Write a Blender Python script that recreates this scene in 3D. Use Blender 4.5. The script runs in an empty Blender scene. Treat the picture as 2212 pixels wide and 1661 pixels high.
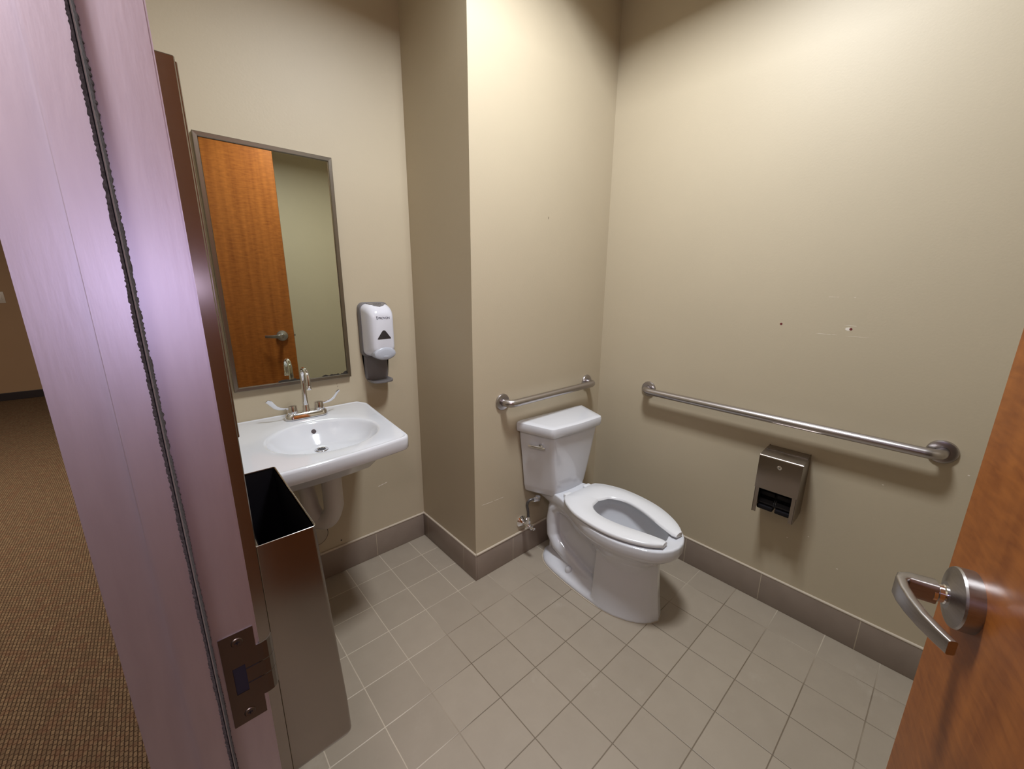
import bpy, bmesh, math, random
from mathutils import Vector, Matrix, noise
random.seed(7)
PI = math.pi
SC = bpy.context.scene
COL = SC.collection

# ------------------------------------------------------------------ camera
CAM = Vector((-0.8825, -1.7147, 1.410))
yaw, pitch, roll = 0.7267, 0.2430, 0.0069
Fw = Vector((math.sin(yaw)*math.cos(pitch), math.cos(yaw)*math.cos(pitch), -math.sin(pitch)))
Rr = Vector((math.cos(yaw), -math.sin(yaw), 0))
Uu = Rr.cross(Fw)
R2 = math.cos(roll)*Rr + math.sin(roll)*Uu
U2 = -math.sin(roll)*Rr + math.cos(roll)*Uu
cd = bpy.data.cameras.new('camera'); co = bpy.data.objects.new('camera', cd); COL.objects.link(co)
M = Matrix((R2, U2, -Fw)).transposed().to_4x4(); M.translation = CAM
co.matrix_world = M
cd.sensor_width = 36; cd.lens = 36*864.76/2212; cd.clip_start = 0.01
SC.camera = co

# ------------------------------------------------------------------ world, light, exposure
w = bpy.data.worlds.new('world'); SC.world = w; w.use_nodes = True
w.node_tree.nodes['Background'].inputs[0].default_value = (0.5, 0.45, 0.4, 1)
w.node_tree.nodes['Background'].inputs[1].default_value = 0.05
SC.view_settings.view_transform = 'Standard'; SC.view_settings.look = 'None'
SC.view_settings.exposure = 0.0; SC.view_settings.gamma = 1; SC.view_settings.use_curve_mapping = False

def lamp(name, kind, loc, energy, color, **kw):
    l = bpy.data.lights.new(name, kind); l.energy = energy; l.color = color
    for k, v in kw.items(): setattr(l, k, v)
    o = bpy.data.objects.new(name, l); COL.objects.link(o); o.location = loc
    return o
LX, LY, HC = 0.03, -1.08, 2.75
lamp('troffer_light', 'AREA', (LX, LY, HC+0.145), 48, (0.955, 1.0, 1.05), shape='RECTANGLE', size=0.27, size_y=0.36)
lamp('hall_light', 'AREA', (-2.2, 1.9, 2.70), 74, (1.0, 0.86, 0.72), shape='RECTANGLE', size=0.6, size_y=1.2)
lamp('hall_light_near', 'AREA', (-1.60, -2.6, 2.70), 27, (1.0, 0.90, 0.98), shape='RECTANGLE', size=0.6, size_y=0.6)
lamp('phone_flash', 'POINT', (-0.872, -1.712, 1.402), 1.5, (0.72, 0.66, 1.0), shadow_soft_size=0.008)

# ------------------------------------------------------------------ materials
def newmat(name):
    m = bpy.data.materials.new(name); m.use_nodes = True
    nt = m.node_tree; b = nt.nodes['Principled BSDF']
    return m, nt, b
def setb(b, **kw):
    for k, v in kw.items():
        k = {'base': 'Base Color', 'rough': 'Roughness', 'metal': 'Metallic', 'spec': 'Specular IOR Level', 'coat': 'Coat Weight', 'coatr': 'Coat Roughness', 'aniso': 'Anisotropic', 'anir': 'Anisotropic Rotation'}[k]
        b.inputs[k].default_value = (*v, 1) if isinstance(v, tuple) else v
def N(nt, t, **kw):
    n = nt.nodes.new(t)
    for k, v in kw.items(): setattr(n, k, v)
    return n
def simple(name, base, rough=0.5, metal=0.0, **kw):
    m, nt, b = newmat(name); setb(b, base=base, rough=rough, metal=metal, **kw)
    return m
def noisy(name, c1, c2, scale, rough=0.5, metal=0.0, stretch=(1, 1, 1), bump=0.0, bscale=None, detail=4, rr=None, **kw):
    m, nt, b = newmat(name); setb(b, rough=rough, metal=metal, **kw)
    tc = N(nt, 'ShaderNodeTexCoord'); mp = N(nt, 'ShaderNodeMapping'); mp.inputs['Scale'].default_value = stretch
    nt.links.new(tc.outputs['Object'], mp.inputs[0])
    n = N(nt, 'ShaderNodeTexNoise'); n.inputs['Scale'].default_value = scale; n.inputs['Detail'].default_value = detail
    nt.links.new(mp.outputs[0], n.inputs['Vector'])
    r = N(nt, 'ShaderNodeValToRGB'); r.color_ramp.elements[0].position = 0.3; r.color_ramp.elements[1].position = 0.7
    r.color_ramp.elements[0].color = (*c1, 1); r.color_ramp.elements[1].color = (*c2, 1)
    nt.links.new(n.outputs[0], r.inputs[0]); nt.links.new(r.outputs[0], b.inputs['Base Color'])
    if bump:
        n2 = N(nt, 'ShaderNodeTexNoise'); n2.inputs['Scale'].default_value = bscale or scale; n2.inputs['Detail'].default_value = 3
        nt.links.new(mp.outputs[0], n2.inputs['Vector'])
        bp = N(nt, 'ShaderNodeBump'); bp.inputs['Strength'].default_value = bump; bp.inputs['Distance'].default_value = 0.002
        nt.links.new(n2.outputs[0], bp.inputs['Height']); nt.links.new(bp.outputs[0], b.inputs['Normal'])
    if rr:
        mr = N(nt, 'ShaderNodeMapRange'); mr.inputs['To Min'].default_value = rr[0]; mr.inputs['To Max'].default_value = rr[1]
        nt.links.new(n.outputs[0], mr.inputs[0]); nt.links.new(mr.outputs[0], b.inputs['Roughness'])
    return m
def math_(nt, op, a, b=None, c=None):
    n = N(nt, 'ShaderNodeMath', operation=op)
    for i, v in enumerate((a, b, c)):
        if v is None: continue
        if isinstance(v, (int, float)): n.inputs[i].default_value = v
        else: nt.links.new(v, n.inputs[i])
    return n.outputs[0]
def mixc(nt, f, a, b):
    n = N(nt, 'ShaderNodeMix', data_type='RGBA')
    for s, v in ((n.inputs[0], f), (n.inputs[6], a), (n.inputs[7], b)):
        if isinstance(v, tuple): s.default_value = (*v, 1)
        elif isinstance(v, (int, float)): s.default_value = v
        else: nt.links.new(v, s)
    return n.outputs[2]

WALLC = (0.455, 0.385, 0.275)
M_wall = noisy('beige_paint', WALLC, tuple(c*1.03 for c in WALLC), 3, rough=0.52, bump=0.10, bscale=140)
M_hallwall = noisy('brown_paint', (0.33, 0.22, 0.13), (0.35, 0.235, 0.14), 3, rough=0.6)
M_ceil = simple('white_ceiling', (0.75, 0.72, 0.66), 0.8)
M_porc = simple('porcelain', (0.625, 0.635, 0.675), 0.10, spec=0.5, coat=0.5, coatr=0.04)
M_seat = simple('seat_plastic', (0.70, 0.705, 0.73), 0.22)
M_chrome = simple('chrome', (0.80, 0.80, 0.82), 0.08, 1.0)
M_steel = noisy('satin_steel', (0.37, 0.35, 0.345), (0.43, 0.405, 0.40), 60, rough=0.32, metal=1.0, stretch=(1, 1, 8), rr=(0.27, 0.38))
M_steelb = noisy('brushed_steel', (0.275, 0.24, 0.215), (0.29, 0.255, 0.23), 60, rough=0.26, metal=1.0, stretch=(3, 3, 12), rr=(0.20, 0.24))
_nt = M_steelb.node_tree; _b = _nt.nodes['Principled BSDF']; _t = _nt.nodes.new('ShaderNodeTangent'); _t.direction_type = 'RADIAL'; _t.axis = 'Z'
_nt.links.new(_t.outputs[0], _b.inputs['Tangent']); _b.inputs['Anisotropic'].default_value = 0.6; _b.inputs['Anisotropic Rotation'].default_value = 0.0
M_bar = simple('bar_steel', (0.46, 0.43, 0.43), 0.30, 1.0)
M_frame = noisy('frame_metal', (0.56, 0.515, 0.575), (0.60, 0.555, 0.615), 90, rough=0.46, metal=0.93, stretch=(1, 1, 0.15), bump=0.05, bscale=200)
M_strike = simple('strike_metal', (0.17, 0.145, 0.125), 0.36, 1.0)
M_black = simple('black_plastic', (0.005, 0.004, 0.006), 0.6, spec=0.25)
M_dark = simple('dark_hole', (0.01, 0.008, 0.012), 0.8)
M_pile = noisy('grey_pile', (0.03, 0.026, 0.026), (0.09, 0.08, 0.08), 400, rough=1.0)
M_mframe = simple('mirror_frame_steel', (0.25, 0.225, 0.19), 0.30, 1.0)
M_white = simple('white_plastic', (0.66, 0.65, 0.70), 0.20)
M_soapw = simple('soap_white_gloss', (0.64, 0.64, 0.70), 0.14)
M_soapg = simple('soap_grey_plastic', (0.16, 0.15, 0.155), 0.35)
M_soapp = simple('soap_push_grey', (0.42, 0.44, 0.50), 0.25)
M_ink = simple('logo_ink', (0.05, 0.05, 0.08), 0.5)
M_trap = simple('white_vinyl', (0.50, 0.46, 0.43), 0.5)
M_hose = noisy('braided_hose', (0.06, 0.055, 0.055), (0.16, 0.15, 0.15), 300, rough=0.4, metal=0.6)
M_water = simple('water_surface', (0.42, 0.43, 0.42), 0.03)
M_vbase = simple('black_rubber_base', (0.018, 0.014, 0.018), 0.5)
M_red = simple('red_anchor', (0.12, 0.012, 0.012), 0.6)
M_chip = simple('chipped_paint', (0.72, 0.66, 0.58), 0.8)
M_brownm = simple('brown_mark', (0.10, 0.07, 0.05), 0.8)
M_lampg = simple('housing_grey', (0.12, 0.12, 0.12), 0.7)

def tile_mat():
    m, nt, b = newmat('floor_tile')
    g = N(nt, 'ShaderNodeNewGeometry'); s = N(nt, 'ShaderNodeSeparateXYZ'); nt.links.new(g.outputs['Position'], s.inputs[0])
    T = 0.1735
    nz = N(nt, 'ShaderNodeTexNoise'); nz.inputs['Scale'].default_value = 9; nt.links.new(g.outputs['Position'], nz.inputs['Vector'])
    jx = math_(nt, 'MULTIPLY', math_(nt, 'SUBTRACT', nz.outputs[0], 0.5), 0.012)
    ux = math_(nt, 'ADD', math_(nt, 'DIVIDE', s.outputs[0], T), jx); uy = math_(nt, 'ADD', math_(nt, 'DIVIDE', s.outputs[1], T), jx)
    def edge(u):
        f = math_(nt, 'FRACT', u); return math_(nt, 'MINIMUM', f, math_(nt, 'SUBTRACT', 1.0, f))
    e = math_(nt, 'MINIMUM', edge(ux), edge(uy))
    mr = N(nt, 'ShaderNodeMapRange'); mr.interpolation_type = 'SMOOTHSTEP'
    mr.inputs['From Min'].default_value = 0.006; mr.inputs['From Max'].default_value = 0.013
    mr.inputs['To Min'].default_value = 1; mr.inputs['To Max'].default_value = 0
    nt.links.new(e, mr.inputs[0]); grout = mr.outputs[0]
    cb = N(nt, 'ShaderNodeCombineXYZ'); nt.links.new(math_(nt, 'FLOOR', ux), cb.inputs[0]); nt.links.new(math_(nt, 'FLOOR', uy), cb.inputs[1])
    wn = N(nt, 'ShaderNodeTexWhiteNoise', noise_dimensions='3D'); nt.links.new(cb.outputs[0], wn.inputs['Vector'])
    n1 = N(nt, 'ShaderNodeTexNoise'); n1.inputs['Scale'].default_value = 14; n1.inputs['Detail'].default_value = 8
    va = N(nt, 'ShaderNodeVectorMath', operation='ADD'); nt.links.new(g.outputs['Position'], va.inputs[0]); nt.links.new(wn.outputs['Color'], va.inputs[1]); nt.links.new(va.outputs[0], n1.inputs['Vector'])
    n2 = N(nt, 'ShaderNodeTexNoise'); n2.inputs['Scale'].default_value = 90; n2.inputs['Detail'].default_value = 4; nt.links.new(g.outputs['Position'], n2.inputs['Vector'])
    a1, a2 = (0.275, 0.23, 0.178), (0.348, 0.295, 0.231)
    v = math_(nt, 'ADD', math_(nt, 'MULTIPLY', wn.outputs['Value'], 0.35), math_(nt, 'MULTIPLY', math_(nt, 'ADD', n1.outputs[0], math_(nt, 'MULTIPLY', n2.outputs[0], 0.3)), 0.62))
    v.node.use_clamp = True
    c = mixc(nt, v, a1, a2)
    # pale scuffs with a shape of their own
    n3 = N(nt, 'ShaderNodeTexNoise'); n3.inputs['Scale'].default_value = 3.7; n3.inputs['Detail'].default_value = 9; n3.inputs['Roughness'].default_value = 0.7; nt.links.new(g.outputs['Position'], n3.inputs['Vector'])
    mr3 = N(nt, 'ShaderNodeMapRange'); mr3.inputs['From Min'].default_value = 0.60; mr3.inputs['From Max'].default_value = 0.74; mr3.inputs['To Max'].default_value = 0.4; nt.links.new(n3.outputs[0], mr3.inputs[0])
    c = mixc(nt, mr3.outputs[0], c, (0.44, 0.39, 0.32))
    # grout: pale toward the walls, dirty in the walked middle
    n4 = N(nt, 'ShaderNodeTexNoise'); n4.inputs['Scale'].default_value = 2.6; nt.links.new(g.outputs['Position'], n4.inputs['Vector'])
    dx = math_(nt, 'SUBTRACT', s.outputs[0], 0.25); dy = math_(nt, 'ADD', s.outputs[1], 1.2)
    dist = math_(nt, 'SQRT', math_(nt, 'ADD', math_(nt, 'MULTIPLY', dx, dx), math_(nt, 'MULTIPLY', dy, dy)))
    gm = math_(nt, 'ADD', math_(nt, 'MULTIPLY', math_(nt, 'SUBTRACT', n4.outputs[0], 0.5), 3.0), math_(nt, 'MULTIPLY', math_(nt, 'SUBTRACT', dist, 0.50), 2.2)); gm.node.use_clamp = True
    gc = mixc(nt, gm, (0.15, 0.115, 0.08), (0.50, 0.43, 0.34))
    c = mixc(nt, grout, c, gc)
    nt.links.new(c, b.inputs['Base Color'])
    b.inputs['Roughness'].default_value = 0.42
    bp = N(nt, 'ShaderNodeBump'); bp.inputs['Strength'].default_value = 0.35; bp.inputs['Distance'].default_value = 0.002
    nt.links.new(math_(nt, 'SUBTRACT', math_(nt, 'MULTIPLY', n2.outputs[0], 0.12), grout), bp.inputs['Height']); nt.links.new(bp.outputs[0], b.inputs['Normal'])
    return m
M_tile = tile_mat()
def base_mat(name, axis, off):
    m, nt, b = newmat(name)
    g = N(nt, 'ShaderNodeNewGeometry'); s = N(nt, 'ShaderNodeSeparateXYZ'); nt.links.new(g.outputs['Position'], s.inputs[0])
    u = math_(nt, 'DIVIDE', math_(nt, 'SUBTRACT', s.outputs[axis], off), 0.350)
    f = math_(nt, 'FRACT', u); e = math_(nt, 'MINIMUM', f, math_(nt, 'SUBTRACT', 1.0, f))
    gr = math_(nt, 'LESS_THAN', e, 0.0042)
    n = N(nt, 'ShaderNodeTexNoise'); n.inputs['Scale'].default_value = 16; n.inputs['Detail'].default_value = 8; nt.links.new(g.outputs['Position'], n.inputs['Vector'])
    cb = N(nt, 'ShaderNodeCombineXYZ'); nt.links.new(math_(nt, 'FLOOR', u), cb.inputs[0]); wn = N(nt, 'ShaderNodeTexWhiteNoise', noise_dimensions='3D'); nt.links.new(cb.outputs[0], wn.inputs['Vector'])
    c = mixc(nt, math_(nt, 'ADD', math_(nt, 'MULTIPLY', n.outputs[0], 0.6), math_(nt, 'MULTIPLY', wn.outputs['Value'], 0.3)), (0.20, 0.155, 0.125), (0.30, 0.24, 0.195))
    c = mixc(nt, gr, c, (0.42, 0.35, 0.26)); nt.links.new(c, b.inputs['Base Color']); b.inputs['Roughness'].default_value = 0.4
    return m
M_caulk = simple('cream_caulk', (0.50, 0.43, 0.34), 0.6)
def wood_mat():
    m, nt, b = newmat('anigre_wood')
    tc = N(nt, 'ShaderNodeTexCoord'); mp = N(nt, 'ShaderNodeMapping'); mp.inputs['Scale'].default_value = (22, 22, 90)
    nt.links.new(tc.outputs['Object'], mp.inputs[0])
    n = N(nt, 'ShaderNodeTexNoise'); n.inputs['Scale'].default_value = 1.0; n.inputs['Detail'].default_value = 5; n.inputs['Distortion'].default_value = 0.5
    nt.links.new(mp.outputs[0], n.inputs['Vector'])
    mp2 = N(nt, 'ShaderNodeMapping'); mp2.inputs['Scale'].default_value = (26, 26, 1.1); nt.links.new(tc.outputs['Object'], mp2.inputs[0])
    n2 = N(nt, 'ShaderNodeTexNoise'); n2.inputs['Scale'].default_value = 1.0; n2.inputs['Detail'].default_value = 6; nt.links.new(mp2.outputs[0], n2.inputs['Vector'])
    f = math_(nt, 'ADD', math_(nt, 'MULTIPLY', n.outputs[0], 0.55), math_(nt, 'MULTIPLY', n2.outputs[0], 0.55))
    r = N(nt, 'ShaderNodeValToRGB'); r.color_ramp.elements[0].position = 0.37; r.color_ramp.elements[1].position = 0.72
    r.color_ramp.elements[0].color = (0.205, 0.056, 0.010, 1); r.color_ramp.elements[1].color = (0.36, 0.118, 0.022, 1)
    nt.links.new(f, r.inputs[0]); nt.links.new(r.outputs[0], b.inputs['Base Color'])
    setb(b, rough=0.38, coat=0.06, coatr=0.2, spec=0.35)
    return m
M_wood = wood_mat()
def carpet_mat():
    m, nt, b = newmat('woven_carpet')
    g = N(nt, 'ShaderNodeNewGeometry'); mp = N(nt, 'ShaderNodeMapping'); mp.inputs['Rotation'].default_value = (0, 0, PI/2)
    nt.links.new(g.outputs['Position'], mp.inputs[0])
    br = N(nt, 'ShaderNodeTexBrick'); br.offset = 0.5; br.inputs['Scale'].default_value = 1.0
    br.inputs['Brick Width'].default_value = 0.019; br.inputs['Row Height'].default_value = 0.0105; br.inputs['Mortar Size'].default_value = 0.0019; br.inputs['Mortar Smooth'].default_value = 1.0
    br.inputs['Color1'].default_value = (1, 1, 1, 1); br.inputs['Color2'].default_value = (0.5, 0.5, 0.5, 1); br.inputs['Mortar'].default_value = (0, 0, 0, 1)
    nd = N(nt, 'ShaderNodeTexNoise'); nd.inputs['Scale'].default_value = 160; nt.links.new(g.outputs['Position'], nd.inputs['Vector'])
    ad = N(nt, 'ShaderNodeVectorMath', operation='MULTIPLY_ADD'); nt.links.new(nd.outputs['Color'], ad.inputs[0]); ad.inputs[1].default_value = (0.004, 0.004, 0); nt.links.new(mp.outputs[0], ad.inputs[2])
    nt.links.new(ad.outputs[0], br.inputs['Vector'])
    n = N(nt, 'ShaderNodeTexNoise'); n.inputs['Scale'].default_value = 260; n.inputs['Detail'].default_value = 4; nt.links.new(g.outputs['Position'], n.inputs['Vector'])
    n2 = N(nt, 'ShaderNodeTexNoise'); n2.inputs['Scale'].default_value = 25; nt.links.new(g.outputs['Position'], n2.inputs['Vector'])
    c = mixc(nt, br.outputs['Color'], (0.055, 0.034, 0.024), (0.27, 0.195, 0.12))
    mr = N(nt, 'ShaderNodeMapRange'); mr.inputs['From Min'].default_value = 0.5; mr.inputs['From Max'].default_value = 0.62; mr.inputs['To Max'].default_value = 0.35; nt.links.new(n2.outputs[0], mr.inputs[0])
    c = mixc(nt, mr.outputs[0], c, (0.19, 0.085, 0.055))
    mr2 = N(nt, 'ShaderNodeMapRange'); mr2.inputs['From Min'].default_value = 0.3; mr2.inputs['From Max'].default_value = 0.7; mr2.inputs['To Max'].default_value = 0.6; nt.links.new(n.outputs[0], mr2.inputs[0])
    c = mixc(nt, mr2.outputs[0], c, (0.10, 0.065, 0.04))
    nt.links.new(c, b.inputs['Base Color']); b.inputs['Roughness'].default_value = 1.0; b.inputs['Specular IOR Level'].default_value = 0.1
    bp = N(nt, 'ShaderNodeBump'); bp.inputs['Strength'].default_value = 0.9; bp.inputs['Distance'].default_value = 0.004
    nt.links.new(br.outputs['Color'], bp.inputs['Height']); nt.links.new(bp.outputs[0], b.inputs['Normal'])
    return m
M_carpet = carpet_mat()
def mirror_mat(x0, x1, z0, z1):
    m, nt, b = newmat('mirror_glass'); setb(b, base=(0.70, 0.73, 0.62), rough=0.0, metal=1.0)
    g = N(nt, 'ShaderNodeNewGeometry'); s = N(nt, 'ShaderNodeSeparateXYZ'); nt.links.new(g.outputs['Position'], s.inputs[0])
    n = N(nt, 'ShaderNodeTexNoise'); n.inputs['Scale'].default_value = 65; n.inputs['Detail'].default_value = 5; nt.links.new(g.outputs['Position'], n.inputs['Vector'])
    n2 = N(nt, 'ShaderNodeTexNoise'); n2.inputs['Scale'].default_value = 9; nt.links.new(g.outputs['Position'], n2.inputs['Vector'])
    dz = math_(nt, 'DIVIDE', math_(nt, 'SUBTRACT', s.outputs[2], z0), 0.020)       # height over the lower edge
    dxr = math_(nt, 'DIVIDE', math_(nt, 'SUBTRACT', x1, s.outputs[0]), 0.030)      # distance from the right edge
    near = math_(nt, 'SUBTRACT', 1.0, dz); near.node.use_clamp = True
    patch = math_(nt, 'MULTIPLY', near, math_(nt, 'MULTIPLY', n2.outputs[0], 1.5))
    r2 = math_(nt, 'SUBTRACT', 1.0, math_(nt, 'SQRT', math_(nt, 'ADD', math_(nt, 'MULTIPLY', dxr, dxr), math_(nt, 'MULTIPLY', math_(nt, 'DIVIDE', dz, 1.6), math_(nt, 'DIVIDE', dz, 1.6))))); r2.node.use_clamp = True
    tot = math_(nt, 'ADD', math_(nt, 'MAXIMUM', patch, math_(nt, 'MULTIPLY', r2, 1.4)), math_(nt, 'SUBTRACT', n.outputs[0], 0.5))
    left = math_(nt, 'LESS_THAN', s.outputs[0], x0+0.14)
    spot = math_(nt, 'GREATER_THAN', math_(nt, 'SUBTRACT', tot, math_(nt, 'MULTIPLY', left, 0.4)), 0.63)
    c = mixc(nt, spot, (0.70, 0.73, 0.62), (0.03, 0.025, 0.02)); nt.links.new(c, b.inputs['Base Color'])
    nt.links.new(math_(nt, 'SUBTRACT', 1.0, math_(nt, 'MULTIPLY', spot, 0.9)), b.inputs['Metallic'])
    nt.links.new(math_(nt, 'MULTIPLY', spot, 0.6), b.inputs['Roughness'])
    return m

# ------------------------------------------------------------------ helpers
def prop(o, label=None, cat=None, group=None, kind=None):
    if label: o['label'] = label
    if cat: o['category'] = cat
    if group: o['group'] = group
    if kind: o['kind'] = kind
    return o
def mk(name, bm, mat, parent=None, smooth=False, ang=35, mats=None):
    bmesh.ops.recalc_face_normals(bm, faces=bm.faces)
    me = bpy.data.meshes.new(name); bm.to_mesh(me); bm.free()
    o = bpy.data.objects.new(name, me); COL.objects.link(o)
    if mats:
        for x in mats: me.materials.append(x)
    else: me.materials.append(mat)
    if smooth:
        for p in me.polygons: p.use_smooth = True
        me.set_sharp_from_angle(angle=math.radians(ang))
    if parent: o.parent = parent
    return o
def empty(name, loc, label, cat, rz=0, group=None):
    o = bpy.data.objects.new(name, None); COL.objects.link(o); o.location = loc; o.rotation_euler = (0, 0, rz)
    o.empty_display_size = 0.05
    return prop(o, label, cat, group)
def box(bm, x0, x1, y0, y1, z0, z1, bev=0, seg=2):
    vs = [bm.verts.new((x, y, z)) for x in (x0, x1) for y in (y0, y1) for z in (z0, z1)]
    fs = [bm.faces.new([vs[i] for i in f]) for f in ((0, 1, 3, 2), (4, 6, 7, 5), (0, 4, 5, 1), (2, 3, 7, 6), (0, 2, 6, 4), (1, 5, 7, 3))]
    if bev:
        es = {e for f in fs for e in f.edges}
        bmesh.ops.recalc_face_normals(bm, faces=fs)
        bmesh.ops.bevel(bm, geom=list(es), offset=bev, segments=seg, affect='EDGES', profile=0.5)
    return fs
def prism(bm, pts, z0, z1, f=None):
    """extrude a polygon; f maps (a,b,c)->xyz"""
    f = f or (lambda a, b, c: (a, b, c))
    lo = [bm.verts.new(f(x, y, z0)) for x, y in pts]; hi = [bm.verts.new(f(x, y, z1)) for x, y in pts]
    n = len(pts)
    bm.faces.new(lo); bm.faces.new(hi[::-1])
    for i in range(n): bm.faces.new((lo[i], hi[i], hi[(i+1) % n], lo[(i+1) % n]))
def loft(bm, rings, cap0=True, cap1=True):
    R = [[bm.verts.new(p) for p in r] for r in rings]; n = len(R[0])
    for a, b in zip(R, R[1:]):
        for i in range(n): bm.faces.new((a[i], a[(i+1) % n], b[(i+1) % n], b[i]))
    if cap0: bm.faces.new(R[0][::-1])
    if cap1: bm.faces.new(R[-1])
    return R
def tube(bm, path, rad, seg=16, caps=True, flat=None):
    P = [Vector(p) for p in path]; n = len(P)
    rr = rad if isinstance(rad, (list, tuple)) else [rad]*n
    T = [(P[min(i+1, n-1)]-P[max(i-1, 0)]).normalized() for i in range(n)]
    ref = Vector((0, 0, 1)) if abs(T[0].z) < 0.9 else Vector((1, 0, 0))
    nv = (ref - T[0]*ref.dot(T[0])).normalized(); rings = []
    for i in range(n):
        nv = (nv - T[i]*nv.dot(T[i])).normalized(); bv = T[i].cross(nv)
        fx = flat[i] if flat else 1.0
        rings.append([P[i] + (nv*math.cos(2*PI*k/seg)*fx + bv*math.sin(2*PI*k/seg))*rr[i] for k in range(seg)])
    loft(bm, rings, caps, caps)
def lathe(bm, prof, org, axis, seg=32):
    """profile of (radius, height) along axis from org"""
    ax = Vector(axis).normalized(); ref = Vector((0, 0, 1)) if abs(ax.z) < 0.9 else Vector((1, 0, 0))
    u = (ref-ax*ref.dot(ax)).normalized(); v = ax.cross(u); o = Vector(org)
    loft(bm, [[o+ax*h+(u*math.cos(2*PI*k/seg)+v*math.sin(2*PI*k/seg))*max(r, 1e-5) for k in range(seg)] for r, h in prof])
def arc(p0, p1, p2, n=8):
    """quadratic bezier points"""
    a, b, c = Vector(p0), Vector(p1), Vector(p2)
    return [a*(1-t)**2 + b*2*t*(1-t) + c*t*t for t in [i/n for i in range(n+1)]]
def interp(tab, x):
    if x <= tab[0][0]: return tab[0][1]
    for (a, u), (b, v) in zip(tab, tab[1:]):
        if x <= b: return u+(v-u)*(x-a)/(b-a)
    return tab[-1][1]
def smooth_tab(tab, x):
    """Catmull-Rom through a table"""
    if x <= tab[0][0]: return tab[0][1]
    if x >= tab[-1][0]: return tab[-1][1]
    for i in range(len(tab)-1):
        if x <= tab[i+1][0]: break
    p1, p2 = tab[i], tab[i+1]; p0 = tab[max(i-1, 0)]; p3 = tab[min(i+2, len(tab)-1)]
    h = p2[0]-p1[0]; t = (x-p1[0])/h
    m1 = (p2[1]-p0[1])/(p2[0]-p0[0])*h; m2 = (p3[1]-p1[1])/(p3[0]-p1[0])*h
    return (2*t**3-3*t*t+1)*p1[1]+(t**3-2*t*t+t)*m1+(-2*t**3+3*t*t)*p2[1]+(t**3-t*t)*m2
def rpoly(pts, r, seg=5):
    """round the corners of a polygon"""
    out = []; n = len(pts); rs = r if isinstance(r, (list, tuple)) else [r]*n
    for i in range(n):
        p = Vector(pts[i]); a = Vector(pts[i-1]); b = Vector(pts[(i+1) % n])
        da, db = (a-p).normalized(), (b-p).normalized()
        q0, q1 = p+da*rs[i], p+db*rs[i]
        for k in range(seg+1):
            t = k/seg; out.append(tuple(q0*(1-t)**2+p*2*t*(1-t)+q1*t*t))
    return out

# ------------------------------------------------------------------ room shell
XL, XLH = -0.860, -0.945           # room face / hall face of the left wall
XJ, YT, YS, XR, YN = 0.110, -0.344, 0.154, 1.022, -2.36
Z1 = HC
def struct(name, bm, mat, smooth=False):
    o = mk(name, bm, mat, None, smooth); return prop(o, kind='structure')
bm = bmesh.new(); box(bm, -0.905, XR+.1, YN-.1, YS+.1, -0.05, 0.0); struct('floor', bm, M_tile)
bm = bmesh.new()
hs = 0.36
for a in ((-4.2, LX-hs, -3.2, 6.1), (LX+hs, XR+.12, -3.2, 6.1), (LX-hs, LX+hs, -3.2, LY-hs), (LX-hs, LX+hs, LY+hs, 6.1)):
    box(bm, *a, Z1, Z1+.05)
struct('ceiling', bm, M_ceil)
bm = bmesh.new(); box(bm, XL, XJ, YS, YS+.1, 0, Z1); wall_sink = struct('wall_back', bm, M_wall)
bm = bmesh.new(); box(bm, XJ, XJ+.1, YT+.1, YS+.1, 0, Z1); struct('wall_alcove_side', bm, M_wall)
bm = bmesh.new(); box(bm, XJ, XR+.1, YT, YT+.1, 0, Z1); wall_toilet = struct('wall_alcove_back', bm, M_wall)
bm = bmesh.new(); box(bm, XR, XR+.1, YN-.1, YT, 0, Z1); wall_right = struct('wall_right', bm, M_wall)
bm = bmesh.new(); box(bm, XL, XR, YN-.1, YN, 0, Z1); struct('wall_front', bm, M_wall)
JY, HY, DH = -1.245, -2.010, 2.45   # strike jamb plane, hinge jamb plane, opening height
bm = bmesh.new()
box(bm, XLH, XL, JY+.05, 6.0, 0, Z1); box(bm, XLH, XL, -3.2, HY-.05, 0, Z1); box(bm, XLH, XL, HY-.05, JY+.05, DH+.05, Z1)
struct('wall_left', bm, M_wall)
# hallway
bm = bmesh.new(); box(bm, -4.2, XLH, 5.88, 5.98, 0, Z1); hall_far = struct('wall_hall_far', bm, M_hallwall)
bm = bmesh.new(); box(bm, -4.2, -4.1, -3.2, 5.88, 0, Z1); struct('wall_hall_left', bm, M_hallwall)
bm = bmesh.new(); box(bm, -4.1, XLH, -3.3, -3.2, 0, Z1); struct('wall_hall_near', bm, M_hallwall)
bm = bmesh.new(); box(bm, -4.2, -0.905, -3.2, 5.98, -0.05, 0.004); struct('floor_hall', bm, M_carpet)
bm = bmesh.new(); box(bm, -4.1, XLH, 5.868, 5.88, 0.004, 0.098, 0.003); struct('baseboard_hall', bm, M_vbase)

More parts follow.
